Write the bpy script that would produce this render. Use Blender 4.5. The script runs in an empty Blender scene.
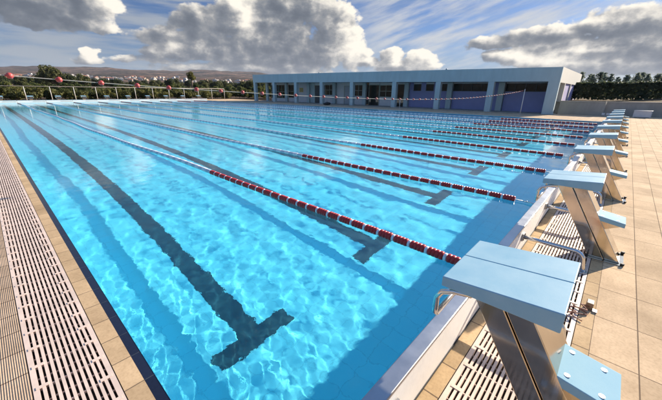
import bpy, bmesh, math, random
import numpy as np
from mathutils import Matrix, Vector

sc = bpy.context.scene
COL = sc.collection
R = math.radians
random.seed(7)
SUN_DIR = Vector((.972, -.235, 0)).normalized() * math.cos(R(22)) + Vector((0, 0, math.sin(R(22))))

# ------------------------------------------------------------------ helpers
class MB:
    """Collects shapes, builds ONE mesh object."""
    def __init__(s): s.v = []; s.f = []; s.m = []; s.sm = []
    def add(s, v, f, mi=0, smooth=False):
        o = len(s.v); s.v += [tuple(p) for p in v]
        for q in f: s.f.append(tuple(i + o for i in q)); s.m.append(mi); s.sm.append(smooth)
        return s
    def box(s, a, b, mi=0):
        x0, y0, z0 = a; x1, y1, z1 = b
        return s.add([(x0,y0,z0),(x1,y0,z0),(x1,y1,z0),(x0,y1,z0),(x0,y0,z1),(x1,y0,z1),(x1,y1,z1),(x0,y1,z1)],
                     [(3,2,1,0),(4,5,6,7),(0,1,5,4),(1,2,6,5),(2,3,7,6),(3,0,4,7)], mi)
    def hexa(s, p, mi=0):   # 8 corners, bottom 4 (ccw) then top 4
        return s.add(p, [(3,2,1,0),(4,5,6,7),(0,1,5,4),(1,2,6,5),(2,3,7,6),(3,0,4,7)], mi)
    def prism_x(s, x0, x1, yz, mi=0):   # polygon in YZ extruded along X
        n = len(yz)
        v = [(x0, y, z) for y, z in yz] + [(x1, y, z) for y, z in yz]
        f = [tuple(range(n)), tuple(range(2*n-1, n-1, -1))]
        f += [((i+1) % n, i, i+n, (i+1) % n + n) for i in range(n)]
        return s.add(v, f, mi)
    def quad(s, p, mi=0): return s.add(p, [(0,1,2,3)], mi)
    def tube(s, pts, r, n=10, mi=0, cap=True):
        pts = [Vector(p) for p in pts]; k = len(pts); V = []
        t0 = (pts[1]-pts[0]).normalized()
        a = t0.cross(Vector((0,0,1)));
        if a.length < .01: a = t0.cross(Vector((1,0,0)))
        a.normalize()
        rr = r if isinstance(r, (list, tuple)) else [r]*k
        for i, p in enumerate(pts):
            t = (pts[min(i+1,k-1)] - pts[max(i-1,0)]).normalized()
            a = (a - t*a.dot(t)).normalized(); b = t.cross(a)
            for j in range(n):
                th = 2*math.pi*j/n; V.append(p + (a*math.cos(th) + b*math.sin(th))*rr[i])
        F = [(i*n+j, i*n+(j+1)%n, (i+1)*n+(j+1)%n, (i+1)*n+j) for i in range(k-1) for j in range(n)]
        s.add(V, F, mi, True)
        if cap:
            o = len(s.v) - len(V)
            s.f += [tuple(o+j for j in reversed(range(n))), tuple(o+(k-1)*n+j for j in range(n))]; s.m += [mi]*2; s.sm += [False]*2
        return s
    def ball(s, c, r, nu=14, nv=9, mi=0, squash=1.0):
        c = Vector(c); V = []
        for i in range(nv+1):
            ph = math.pi*i/nv
            for j in range(nu):
                th = 2*math.pi*j/nu
                V.append(c + Vector((r*math.sin(ph)*math.cos(th), r*math.sin(ph)*math.sin(th), squash*r*math.cos(ph))))
        F = [(i*nu+j, (i+1)*nu+j, (i+1)*nu+(j+1)%nu, i*nu+(j+1)%nu) for i in range(nv) for j in range(nu)]
        return s.add(V, F, mi, True)
    def mesh(s, name, mats):
        me = bpy.data.meshes.new(name); me.from_pydata(s.v, [], s.f)
        for m in (mats if isinstance(mats, (list, tuple)) else [mats]): me.materials.append(m)
        me.polygons.foreach_set('material_index', s.m); me.polygons.foreach_set('use_smooth', s.sm); me.update()
        return me
    def build(s, name, mats, parent=None, loc=(0,0,0), bevel=0):
        me = s.mesh(name, mats)
        if bevel:
            bm = bmesh.new(); bm.from_mesh(me); bmesh.ops.remove_doubles(bm, verts=bm.verts, dist=1e-5)
            ed = [e for e in bm.edges if len(e.link_faces) == 2 and e.calc_face_angle(0) > .5]
            bmesh.ops.bevel(bm, geom=ed, offset=bevel, segments=2, affect='EDGES', profile=.5, clamp_overlap=True)
            bm.to_mesh(me); bm.free()
        return link(name, me, parent, loc)

def link(name, me, parent=None, loc=(0,0,0)):
    o = bpy.data.objects.new(name, me); COL.objects.link(o); o.location = loc
    if parent: o.parent = parent
    return o
def arc(c, u, w, r, a0, a1, n=6):
    c, u, w = Vector(c), Vector(u), Vector(w)
    return [c + u*r*math.cos(R(a0+(a1-a0)*i/n)) + w*r*math.sin(R(a0+(a1-a0)*i/n)) for i in range(n+1)]
def tag(o, label, cat, group=None, kind=None):
    o['label'] = label; o['category'] = cat
    if group: o['group'] = group
    if kind: o['kind'] = kind
    return o
def struct(o, kind='structure'): o['kind'] = kind; return o
def empty(name, loc=(0,0,0), rz=0):
    o = bpy.data.objects.new(name, None); COL.objects.link(o); o.location = loc; o.rotation_euler = (0,0,rz)
    o.empty_display_size = .1
    return o
def copy_tree(o, parent=None):
    c = o.copy(); COL.objects.link(c); c.parent = parent
    for ch in list(o.children): copy_tree(ch, c)
    return c
ORD = ['first','second','third','fourth','fifth','sixth','seventh','eighth','ninth','tenth']

# ------------------------------------------------------------------ materials
def mat(name, col, rough=.6, metal=0, spec=.5, var=.0, vscale=6, col2=None, bump=0, bscale=40, stretch=None, **kw):
    m = bpy.data.materials.new(name); m.use_nodes = True
    nt = m.node_tree; N = nt.nodes; L = nt.links; b = N['Principled BSDF']
    b.inputs['Roughness'].default_value = rough; b.inputs['Metallic'].default_value = metal
    b.inputs['Specular IOR Level'].default_value = spec
    for k, v in kw.items(): b.inputs[k].default_value = v
    b.inputs['Base Color'].default_value = (*col, 1)
    tc = N.new('ShaderNodeTexCoord'); vec = tc.outputs['Object']
    if stretch:
        mp = N.new('ShaderNodeMapping'); mp.inputs['Scale'].default_value = stretch; L.new(vec, mp.inputs[0]); vec = mp.outputs[0]
    if var or col2:
        n = N.new('ShaderNodeTexNoise'); n.inputs['Scale'].default_value = vscale; n.inputs['Detail'].default_value = 6; n.inputs['Roughness'].default_value = .65
        L.new(vec, n.inputs['Vector'])
        r = N.new('ShaderNodeValToRGB'); r.color_ramp.elements[0].position = .3; r.color_ramp.elements[1].position = .7
        c2 = col2 or tuple(min(1, c*(1+var)) for c in col); c1 = col if col2 else tuple(c*(1-var) for c in col)
        r.color_ramp.elements[0].color = (*c1, 1); r.color_ramp.elements[1].color = (*c2, 1)
        L.new(n.outputs['Fac'], r.inputs[0]); L.new(r.outputs[0], b.inputs['Base Color'])
        ro = N.new('ShaderNodeMapRange'); ro.inputs['To Min'].default_value = max(0, rough*.8); ro.inputs['To Max'].default_value = min(1, rough*1.25)
        L.new(n.outputs['Fac'], ro.inputs['Value']); L.new(ro.outputs[0], b.inputs['Roughness'])
    if bump:
        n2 = N.new('ShaderNodeTexNoise'); n2.inputs['Scale'].default_value = bscale; n2.inputs['Detail'].default_value = 4
        L.new(vec, n2.inputs['Vector'])
        bp = N.new('ShaderNodeBump'); bp.inputs['Strength'].default_value = bump; bp.inputs['Distance'].default_value = .01
        L.new(n2.outputs['Fac'], bp.inputs['Height']); L.new(bp.outputs[0], b.inputs['Normal'])
    return m

def tile_mat(name, col, grout, w, h, ox=0, oy=0, swap=False, mortar=.004, offset=0.0, rough=.88, var=.12, ribs=None, stain=.28, spec=.03):
    m = bpy.data.materials.new(name); m.use_nodes = True
    nt = m.node_tree; N = nt.nodes; L = nt.links; b = N['Principled BSDF']
    b.inputs['Specular IOR Level'].default_value = spec
    g = N.new('ShaderNodeNewGeometry'); mp = N.new('ShaderNodeMapping'); mp.inputs['Location'].default_value = (ox, oy, 0)
    if swap: mp.inputs['Rotation'].default_value = (0, 0, R(90))
    L.new(g.outputs['Position'], mp.inputs[0])
    br = N.new('ShaderNodeTexBrick'); br.offset = offset; br.squash = 1; br.offset_frequency = 2
    br.inputs['Scale'].default_value = 1; br.inputs['Brick Width'].default_value = w; br.inputs['Row Height'].default_value = h
    br.inputs['Mortar Size'].default_value = mortar; br.inputs['Mortar Smooth'].default_value = .2; br.inputs['Bias'].default_value = 0
    br.inputs['Color1'].default_value = (*[c*(1-var) for c in col], 1); br.inputs['Color2'].default_value = (*[c*(1+var) for c in col], 1)
    br.inputs['Mortar'].default_value = (*grout, 1); L.new(mp.outputs[0], br.inputs['Vector'])
    n = N.new('ShaderNodeTexNoise'); n.inputs['Scale'].default_value = 1.7; n.inputs['Detail'].default_value = 8; n.inputs['Roughness'].default_value = .7
    L.new(g.outputs['Position'], n.inputs['Vector'])
    rp = N.new('ShaderNodeValToRGB'); rp.color_ramp.elements[0].position = .35; rp.color_ramp.elements[1].position = .6
    rp.color_ramp.elements[0].color = (1-stain, 1-stain*1.05, 1-stain*1.1, 1); rp.color_ramp.elements[1].color = (1,1,1,1)
    L.new(n.outputs['Fac'], rp.inputs[0])
    n3 = N.new('ShaderNodeTexNoise'); n3.inputs['Scale'].default_value = 60; n3.inputs['Detail'].default_value = 3
    L.new(g.outputs['Position'], n3.inputs['Vector'])
    r3 = N.new('ShaderNodeValToRGB'); r3.color_ramp.elements[0].position = .3; r3.color_ramp.elements[1].position = .55
    r3.color_ramp.elements[0].color = (.86,.85,.84,1); r3.color_ramp.elements[1].color = (1,1,1,1); L.new(n3.outputs['Fac'], r3.inputs[0])
    mx = N.new('ShaderNodeMix'); mx.data_type = 'RGBA'; mx.blend_type = 'MULTIPLY'; mx.inputs[0].default_value = 1
    L.new(br.outputs['Color'], mx.inputs[6]); L.new(rp.outputs[0], mx.inputs[7])
    mx2 = N.new('ShaderNodeMix'); mx2.data_type = 'RGBA'; mx2.blend_type = 'MULTIPLY'; mx2.inputs[0].default_value = 1
    L.new(mx.outputs[2], mx2.inputs[6]); L.new(r3.outputs[0], mx2.inputs[7])
    L.new(mx2.outputs[2], b.inputs['Base Color'])
    b.inputs['Roughness'].default_value = rough
    bp = N.new('ShaderNodeBump'); bp.inputs['Strength'].default_value = .6; bp.inputs['Distance'].default_value = .002; bp.invert = True
    L.new(br.outputs['Fac'], bp.inputs['Height']); last = bp
    if ribs:
        sx = N.new('ShaderNodeSeparateXYZ'); L.new(g.outputs['Position'], sx.inputs[0])
        ml = N.new('ShaderNodeMath'); ml.operation = 'MULTIPLY'; ml.inputs[1].default_value = 2*math.pi/ribs; L.new(sx.outputs['X'], ml.inputs[0])
        si = N.new('ShaderNodeMath'); si.operation = 'SINE'; L.new(ml.outputs[0], si.inputs[0])
        b2 = N.new('ShaderNodeBump'); b2.inputs['Strength'].default_value = 1; b2.inputs['Distance'].default_value = .0011
        L.new(si.outputs[0], b2.inputs['Height']); L.new(bp.outputs[0], b2.inputs['Normal']); last = b2
    L.new(last.outputs[0], b.inputs['Normal'])
    return m

SAND = (.66, .485, .310); GROUT = (.22, .16, .11)
M = {}
M['paver']   = tile_mat('sand paver', SAND, GROUT, .49, .24, ox=-.01, oy=.94, mortar=.004)
M['paver_l'] = tile_mat('sand paver side', (.62,.47,.32), GROUT, .25, .25, ox=0, oy=.06, mortar=.004)
M['ribbed']  = tile_mat('ribbed tile', (.46,.34,.24), (.16,.11,.08), 10, .2485, ox=5, oy=.0, mortar=.005, ribs=.0105)
M['edge_y']  = tile_mat('edge tile along lanes', (.58,.41,.24), GROUT, 10, .2485, ox=5, oy=.055, mortar=.004)
M['edge_x']  = tile_mat('edge tile along end', (.60,.43,.25), GROUT, .25, 10, ox=0, oy=5, mortar=.005)
M['navy']    = tile_mat('navy edge tile', (.012,.016,.035), (.05,.06,.07), 10, .2485, ox=5, oy=.055, mortar=.003, rough=.18, stain=.1, spec=.4)
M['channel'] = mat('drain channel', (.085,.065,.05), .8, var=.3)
M['grate']   = mat('grating plastic', (.66,.52,.43), .6, var=.18, vscale=4, spec=.4)
M['board']   = mat('white board', (.84,.82,.78), .5, var=.05, vscale=3, bump=.15, bscale=12)
M['steel']   = mat('brushed steel', (.60,.53,.44), .12, metal=1, var=.10, vscale=7, bump=.02, bscale=60, stretch=(1,1,.06))
M['tube']    = mat('polished tube', (.66,.65,.64), .14, metal=1, var=.05, vscale=20)
M['rim']     = mat('rim steel', (.40,.41,.43), .38, metal=1, var=.12, vscale=5)
M['blue']    = mat('pale blue plastic', (.23,.42,.53), .5, col2=(.33,.50,.58), vscale=4.5, bump=.05, bscale=220, spec=.12)
M['blueside']= mat('pale blue step', (.25,.44,.54), .7, col2=(.32,.50,.58), vscale=7, bump=.05, bscale=220, spec=.05)
M['bolt']    = mat('bolt', (.50,.50,.50), .45, metal=.7)
M['rubber']  = mat('black rubber', (.02,.02,.022), .7)
M['redfl']   = mat('red float', (.44,.018,.016), .38, var=.2, vscale=9)
M['whitefl'] = mat('white float', (.76,.76,.78), .4, var=.06, vscale=9)
M['greyfl']  = mat('pale grey float', (.50,.55,.62), .45, var=.08, vscale=9)
M['cable']   = mat('steel cable', (.5,.5,.5), .4, metal=1)
M['rope']    = mat('pale rope', (.42,.40,.36), .8)
M['ballred'] = mat('red ball', (.42,.062,.055), .4, var=.15, vscale=12)
M['pole']    = mat('pale pole', (.62,.60,.56), .4, var=.08)
M['rail']    = mat('fence rail', (.36,.33,.29), .5, var=.1)
M['brown']   = mat('brown box', (.30,.19,.11), .5, var=.15, vscale=30)
M['rust']    = mat('reddish strap', (.26,.09,.05), .6, var=.2, vscale=30)
M['facade']  = mat('pale blue paint', (.41,.525,.545), .75, var=.09, vscale=1.6, bump=.1, bscale=30, stretch=(1,1,.3))
M['cream']   = mat('sunlit cream paint', (.60,.58,.52), .75, var=.05, vscale=1.2)  # lighter than the facade paint: sunlight on the end face put into the colour
M['violet']  = mat('violet panel', (.24,.27,.50), .6, var=.06, vscale=1.5)
M['lilac']   = mat('lilac panel', (.46,.42,.66), .6, var=.06, vscale=2)
M['greywall']= mat('grey wall', (.56,.59,.61), .8, var=.06, vscale=1.5)
M['door']    = mat('grey door', (.34,.38,.42), .5, var=.05)
M['glass']   = mat('dark glass', (.030,.036,.032), .03, spec=.4, var=.2)
M['frame']   = mat('window frame', (.33,.36,.30), .5)
M['dark']    = mat('dark interior', (.085,.09,.095), .7)
M['signy']   = mat('yellow notice', (.42,.33,.12), .6)
M['roofin']  = mat('roof membrane', (.36,.37,.38), .9, var=.1)
M['concrete']= mat('concrete', (.27,.26,.23), .9, col2=(.40,.38,.34), vscale=1.3, bump=.3, bscale=25, stretch=(1,1,.35))
M['cabinet'] = mat('pale cabinet', (.62,.62,.64), .5, var=.05)
M['poolpaint'] = mat('pool lining', (.16,.81,.975), .5, col2=(.20,.85,.985), vscale=2.2, spec=.3)
def pool_grid(m):
    nt = m.node_tree; N = nt.nodes; L = nt.links; p = N['Principled BSDF']; src = p.inputs['Base Color'].links[0].from_socket
    g = N.new('ShaderNodeNewGeometry'); br = N.new('ShaderNodeTexBrick'); br.offset = 0
    br.inputs['Scale'].default_value = 1; br.inputs['Brick Width'].default_value = .25; br.inputs['Row Height'].default_value = .25; br.inputs['Mortar Size'].default_value = .006
    br.inputs['Color1'].default_value = (.95,.95,.95,1); br.inputs['Color2'].default_value = (1,1,1,1); br.inputs['Mortar'].default_value = (.80,.84,.86,1); L.new(g.outputs['Position'], br.inputs['Vector'])
    mx = N.new('ShaderNodeMix'); mx.data_type = 'RGBA'; mx.blend_type = 'MULTIPLY'; mx.inputs[0].default_value = 1; L.new(src, mx.inputs[6]); L.new(br.outputs[0], mx.inputs[7]); L.new(mx.outputs[2], p.inputs['Base Color'])
pool_grid(M['poolpaint'])
M['poolline']  = mat('lane marking paint', (.004,.070,.105), .5, var=.15)
M['bark']    = mat('bark', (.12,.085,.06), .9, var=.25, vscale=5)

def foliage(name, a, b, c):
    m = bpy.data.materials.new(name); m.use_nodes = True; nt = m.node_tree; N = nt.nodes; L = nt.links; p = N['Principled BSDF']
    p.inputs['Roughness'].default_value = .6; p.inputs['Specular IOR Level'].default_value = .25
    g = N.new('ShaderNodeNewGeometry'); oi = N.new('ShaderNodeObjectInfo')
    n = N.new('ShaderNodeTexNoise'); n.inputs['Scale'].default_value = .9; n.inputs['Detail'].default_value = 5; L.new(g.outputs['Position'], n.inputs['Vector'])
    ad = N.new('ShaderNodeMath'); ad.operation = 'MULTIPLY_ADD'; ad.inputs[1].default_value = .5; L.new(oi.outputs['Random'], ad.inputs[0]); L.new(n.outputs['Fac'], ad.inputs[2])
    ad2 = N.new('ShaderNodeMath'); ad2.operation = 'MULTIPLY_ADD'; ad2.inputs[1].default_value = .35; L.new(g.outputs['Random Per Island'], ad2.inputs[0]); L.new(ad.outputs[0], ad2.inputs[2])
    r = N.new('ShaderNodeValToRGB'); e = r.color_ramp.elements; e[0].position = .5; e[1].position = 1.15; e[0].color = (*a,1); e[1].color = (*c,1)
    x = r.color_ramp.elements.new(.82); x.color = (*b,1); e[-1].position = 1
    L.new(ad2.outputs[0], r.inputs[0]); L.new(r.outputs[0], p.inputs['Base Color'])
    tr = N.new('ShaderNodeBsdfTranslucent'); L.new(r.outputs[0], tr.inputs['Color']); mxs = N.new('ShaderNodeMixShader'); mxs.inputs[0].default_value = .42
    L.new(p.outputs[0], mxs.inputs[1]); L.new(tr.outputs[0], mxs.inputs[2]); L.new(mxs.outputs[0], N['Material Output'].inputs['Surface'])
    return m
M['leaf']  = foliage('orchard leaves', (.030,.048,.014), (.068,.092,.024), (.14,.15,.042))
M['leafd'] = foliage('dark leaves', (.012,.020,.011), (.022,.034,.015), (.042,.054,.022))
M['hedgeleaf'] = foliage('hedge leaves', (.045,.062,.036), (.075,.090,.046), (.115,.12,.06))
M['leafm'] = foliage('mid leaves', (.024,.038,.014), (.050,.068,.022), (.10,.105,.036))
M['leafo'] = foliage('olive leaves', (.035,.046,.013), (.085,.092,.026), (.17,.16,.045))
M['pine']  = foliage('pine needles', (.12,.155,.125), (.17,.21,.165), (.24,.27,.20))
M['housew']= mat('white render', (.46,.43,.40), .9); M['housec'] = mat('cream render', (.55,.43,.32), .9)
M['roof']  = mat('terracotta roof', (.30,.12,.07), .9, var=.2); M['houseg'] = mat('pale grey render', (.5,.5,.5), .9)

# ------------------------------------------------------------------ pool & deck (the setting)
PW, Y0, Y1, DEP = 25.0, -.2, 50.1, 2.0
b = MB()
b.quad([(0,Y0,-DEP),(PW,Y0,-DEP),(PW,Y1,-DEP),(0,Y1,-DEP)])
b.quad([(0,Y0,-DEP),(0,Y1,-DEP),(0,Y1,0),(0,Y0,0)]); b.quad([(PW,Y1,-DEP),(PW,Y0,-DEP),(PW,Y0,0),(PW,Y1,0)])
b.quad([(PW,Y0,-DEP),(0,Y0,-DEP),(0,Y0,0),(PW,Y0,0)]); b.quad([(0,Y1,-DEP),(PW,Y1,-DEP),(PW,Y1,0),(0,Y1,0)])
basin = struct(b.build('pool_basin', M['poolpaint']))
b = MB()
for i in range(10):
    x = 1.25 + 2.5*i
    z = -DEP + .004
    b.quad([(x-.135,2.02,z),(x+.135,2.02,z),(x+.135,47.9,z),(x-.135,47.9,z)])
    for y in (1.77, 47.9): b.quad([(x-.5,y,z),(x+.5,y,z),(x+.5,y+.25,z),(x-.5,y+.25,z)])
lines = struct(b.build('lane_marking', M['poolline']))

# water surface: real small ripples, graded towards the far end
def axis(Lm, d0, g, s):
    a = [s]
    while a[-1] < Lm: a.append(a[-1] + d0 + g*max(a[-1], 0))
    a[-1] = Lm; return np.array(a)
xs = axis(PW, .012, .0065, 0); ys = axis(Y1, .012, .0065, Y0)
X, Y = np.meshgrid(xs, ys, indexing='ij'); rng = np.random.default_rng(3); Z = np.zeros_like(X)
cell = np.maximum(.012+.0065*X, .012+.0065*np.maximum(Y, 0))
NW = 80
for i in range(NW):
    lam = math.exp(rng.uniform(math.log(.048), math.log(.6))); th = rng.normal(2.6, .95); k = 2*math.pi/lam
    sl = .0168 if lam < .11 else .0026
    fade = np.clip(lam/cell/4 - .5, 0, 1)
    mod = .6 + .4*np.sin(X*rng.uniform(.3,1.2) + Y*rng.uniform(.3,1.2) + rng.uniform(0,6.28))
    Z += fade*mod*sl/k*np.sin(k*(X*math.cos(th)+Y*math.sin(th)) + rng.uniform(0, 6.28))
Z -= .012
nx, ny = X.shape; V = np.stack([X, Y, Z], -1).reshape(-1, 3)
idx = np.arange(nx*ny).reshape(nx, ny); F = np.stack([idx[:-1,:-1], idx[1:,:-1], idx[1:,1:], idx[:-1,1:]], -1).reshape(-1, 4)
wm = bpy.data.materials.new('pool water'); wm.use_nodes = True
wb = wm.node_tree.nodes['Principled BSDF']
wb.inputs['Base Color'].default_value = (.74,.965,1,1); wb.inputs['Roughness'].default_value = 0
wb.inputs['Transmission Weight'].default_value = 1; wb.inputs['IOR'].default_value = 1.333
def water_bump():
    N = wm.node_tree.nodes; L = wm.node_tree.links
    g = N.new('ShaderNodeNewGeometry'); prev = None
    for sc_, st, di in ((1.6, .20, .02), (7, .14, .008), (26, .16, .004)):
        n = N.new('ShaderNodeTexNoise'); n.inputs['Scale'].default_value = sc_; n.inputs['Detail'].default_value = 2
        L.new(g.outputs['Position'], n.inputs['Vector'])
        bp = N.new('ShaderNodeBump'); bp.inputs['Strength'].default_value = st; bp.inputs['Distance'].default_value = di
        L.new(n.outputs['Fac'], bp.inputs['Height'])
        if prev: L.new(prev.outputs[0], bp.inputs['Normal'])
        prev = bp
    L.new(prev.outputs[0], wb.inputs['Normal'])
water_bump()
me = bpy.data.meshes.new('pool_water'); me.from_pydata(V.tolist(), [], F.tolist()); me.materials.append(wm)
me.polygons.foreach_set('use_smooth', [True]*len(F))
water = struct(link('pool_water', me)); water.cycles.is_caustics_caster = True
for o in (basin, lines): o.cycles.is_caustics_receiver = True

# deck, built as strips that meet edge to edge
NX0, FX1, NY0, FY1 = -14, 33.5, -16, 57.0
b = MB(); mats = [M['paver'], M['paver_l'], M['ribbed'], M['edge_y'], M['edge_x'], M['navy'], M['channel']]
def rect(x0, y0, x1, y1, mi, z=0): b.quad([(x0,y0,z),(x1,y0,z),(x1,y1,z),(x0,y1,z)], mi)
# near end
rect(-.155, -.36, PW, Y0, 4); rect(-.155, -.94, PW, -.85, 4)
rect(NX0, NY0, FX1, -.94, 0)
rect(PW, -.94, FX1, Y0, 0)
# left side
rect(-.055, Y0, 0, Y1, 5, -.002); rect(-.155, Y0, -.055, Y1, 3)
rect(-.76, -.94, -.505, Y1, 2); rect(NX0, -.94, -.76, Y1, 1)
# right (far) side
rect(PW, Y0, PW+.055, Y1, 5, -.002); rect(PW+.055, Y0, PW+.155, Y1, 3); rect(PW+.155, Y0, FX1, Y1, 1)
# far end
rect(NX0, Y1, FX1, FY1, 0)
# drain channels (side, near end): floor and cheeks
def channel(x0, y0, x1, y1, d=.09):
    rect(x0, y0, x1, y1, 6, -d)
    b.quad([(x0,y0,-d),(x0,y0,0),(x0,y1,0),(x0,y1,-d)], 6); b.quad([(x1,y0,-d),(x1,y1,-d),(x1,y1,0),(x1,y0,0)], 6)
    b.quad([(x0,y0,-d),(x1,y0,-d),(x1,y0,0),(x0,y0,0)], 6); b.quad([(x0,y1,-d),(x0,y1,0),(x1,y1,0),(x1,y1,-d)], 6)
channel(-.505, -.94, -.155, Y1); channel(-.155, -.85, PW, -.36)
struct(b.build('pool_deck', mats))

# gratings: slats with cross bars in 0.2 m modules
def grating(length, width, name, lab, x, y, rz):
    b = MB(); n = int(length/.2); pitch = .0275; ns = int((width-.03)/pitch)
    m0 = (width - ns*pitch)/2
    L = n*.2
    for j in range(ns+1):
        w0 = m0 + j*pitch - .0075; a, c = w0 - .0002, w0 + .0152
        if j == 0: a = .002
        if j == ns: c = width-.002
        b.box((a, 0, -.022), (c, L, .001))
    for i in range(n):
        yy = i*.2
        for k in range(ns):
            w0 = m0 + k*pitch + .0075
            sh = .012 if k % 2 else 0
            b.box((w0-.001, yy+.008+sh*.3, -.02), (w0+pitch-.014, yy+.016+sh*.3, -.005))
            b.box((w0-.001, yy+.105-sh*.5, -.02), (w0+pitch-.014, yy+.109-sh*.5, -.011))
        for s in (m0-.006, width-m0-.05): b.box((s, yy+.002, .001), (s+.056, yy+.026, .004))
    o = b.build(name, M['grate'], loc=(x, y, -.002)); o.rotation_euler.z = rz
    return tag(o, lab, 'grating')
grating(50.8, .344, 'drain_grating', 'long whitish slatted grating over the drain along the left side of the pool', -.502, -.9, 0)
grating(25.0, .484, 'drain_grating', 'whitish slatted grating running under the row of near starting blocks', PW-.05, -.847, R(90))

# ------------------------------------------------------------------ end boards with steel rim, one per lane
def end_board():
    t = empty('end_board')
    b = MB(); b.box((-1.235, -.035, .0), (1.235, .03, .295)); b.build('panel', M['board'], t, bevel=.006)
    b = MB(); b.box((-1.238, -.042, .2955), (1.238, .042, .318)); b.build('rim', M['rim'], t, bevel=.005)
    b = MB()
    b = MB(); b.box((-1.2, .0305, .15), (-.1, .045, .175)); b.build('grab_strip', M['rail'], t)
    b = MB(); b.box((-1.236, -.041, .001), (1.236, -.0355, .012)); b.build('seal_strip', M['rubber'], t)
    return t
proto_board = end_board()
for end in (0, 1):
    for i in range(10):
        t = proto_board if (end == 0 and i == 0) else copy_tree(proto_board)
        t.location = (1.25+2.5*i, -.235 if end == 0 else Y1+.035, .001)
        t.rotation_euler.z = 0 if end == 0 else math.pi
        nm = 'closest starting block' if i == 0 else '%s starting block from the camera' % ORD[i]
        if end == 0: tag(t, 'white board with steel rim in front of the %s' % nm, 'end board', 'white boards along the near pool end')
        else: tag(t, 'white far board across the water, %s from the left along the far pool end' % ORD[i], 'end board', 'white boards along the far pool end')

# brace rails between board and deck
def brace():
    t = empty('brace_rail')
    pts = [(0,-.02,.19),(0,-.2,.19)] + [(0, p.y, p.z) for p in arc((0,-.445,.115),(0,0,1),(0,-1,0),.075,0,75,6)] + [(0,-.535,.045),(0,-.54,.008)]
    MB().tube(pts, .021, 12).build('tube', M['tube'], t)
    MB().tube([(0,-.54,.0),(0,-.54,.01)], .042, 14).build('foot_flange', M['tube'], t)
    b = MB(); b.box((-.035,-.024,.15),(.035,-.012,.23)); b.build('mount_plate', M['rim'], t)
    for x, z in ((-.02,.165),(.02,.215)): MB().tube([(x,-.024,z),(x,-.032,z)], .008, 8).build('bolt', M['rubber'], t)
    return t
proto_brace = brace()
for i in range(20):
    t = proto_brace if i == 0 else copy_tree(proto_brace)
    t.location = (.65+1.25*i, -.262, 0)
    k = i//2
    nm = 'the closest starting block' if k == 0 else 'the %s starting block from the camera' % ORD[k]
    tag(t, 'bent steel rail on the tiles, %s %s' % ('just before' if i % 2 == 0 else 'just beyond', nm), 'rail', 'bent steel rails along the near pool end')

# ------------------------------------------------------------------ starting blocks
def starting_block():
    t = empty('starting_block')       # origin: lane centre on the deck below the pool edge; pool towards +Y
    b = MB(); hw = .265
    for x0, x1 in ((-hw, -.0008+.02), (.0008+.02, hw)):
        b.hexa([(x0,-.765,.702),(x1,-.765,.702),(x1,-.285,.696),(x0,-.285,.696),(x0,-.765,.792),(x1,-.765,.792),(x1,-.285,.748),(x0,-.285,.748)])
    pl = b.build('platform', M['blue'], t, bevel=.005)
    # support: leaning hollow steel section with a seam
    def par(x0, x1, ya, yb, yc, yd, mi=0): return MB().prism_x(x0, x1, [(ya,.008),(yb,.008),(yd,.698),(yc,.698)][::-1], mi)
    b = par(-.195, .09, -.940, -.815, -.530, -.405); b.build('front_panel', M['steel'], t, bevel=.004)
    b = par(-.191, .086, -1.06, -.946, -.650, -.536); b.build('rear_panel', M['steel'], t, bevel=.004)
    b = MB(); b.box((-.22,-.70,.688),(.2,-.36,.6955)); b.build('mounting_plate', M['steel'], t)
    b = MB(); b.box((-.235,-1.09,.001),(.13,-.79,.0075)); bp_ = b.build('base_plate', M['steel'], t)
    for x in (-.215, .11):
        for y in (-1.08, -.80): MB().tube([(x,y,.0076),(x,y,.03)], .016, 8).build('anchor_bolt', M['rubber'], t)
    # rear step
    b = MB(); b.hexa([(-.19,-1.01,.372),(.06,-1.01,.372),(.06,-.772,.405),(-.19,-.772,.405),(-.19,-1.01,.415),(.06,-1.01,.415),(.06,-.772,.452),(-.19,-.772,.452)])
    st = b.build('step', M['blueside'], t, bevel=.004)
    for x in (-.15, .02):
        for y in (-.83, -.95):
            z = .4525 + (y+.772)*.1555
            MB().tube([(x,y,z-.004),(x,y,z+.0022)], .0115, 14).build('step_bolt', M['bolt'], st)
    b = MB().prism_x(-.16, .03, [(-.99,.373),(-.785,.402),(-.85,.30)]); b.build('step_bracket', M['steel'], t, bevel=.002)
    # backstroke grip under the front
    pts = []
    for s in (-1, 1):
        side = [(s*.235,-.42,.690),(s*.235,-.34,.672),(s*.235,-.285,.645),(s*.235,-.262,.60),(s*.235,-.262,.54),(s*.232,-.262,.51),(s*.215,-.262,.490)]
        pts = side + pts if s == -1 else pts + side[::-1]
    MB().tube(pts, .0145, 10).build('backstroke_grip', M['tube'], t)
    return t
proto_block = starting_block()
for end in (0, 1):
    for i in range(10):
        t = proto_block if (end == 0 and i == 0) else copy_tree(proto_block)
        t.location = (1.265+2.5*i, 0, 0) if end == 0 else (1.25+2.5*i, 49.95, 0)
        t.rotation_euler.z = 0 if end == 0 else math.pi
        if end == 0:
            lab = 'large pale blue starting block closest to the camera, on a leaning steel support' if i == 0 else 'pale blue starting block on leaning steel, %s from the camera along the near end' % ORD[i]
            tag(t, lab, 'starting block', 'starting blocks along the near pool end')
        else:
            tag(t, 'small far blue starting block behind the far white boards, %s from the left' % ORD[i], 'starting block', 'starting blocks along the far pool end')

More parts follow.
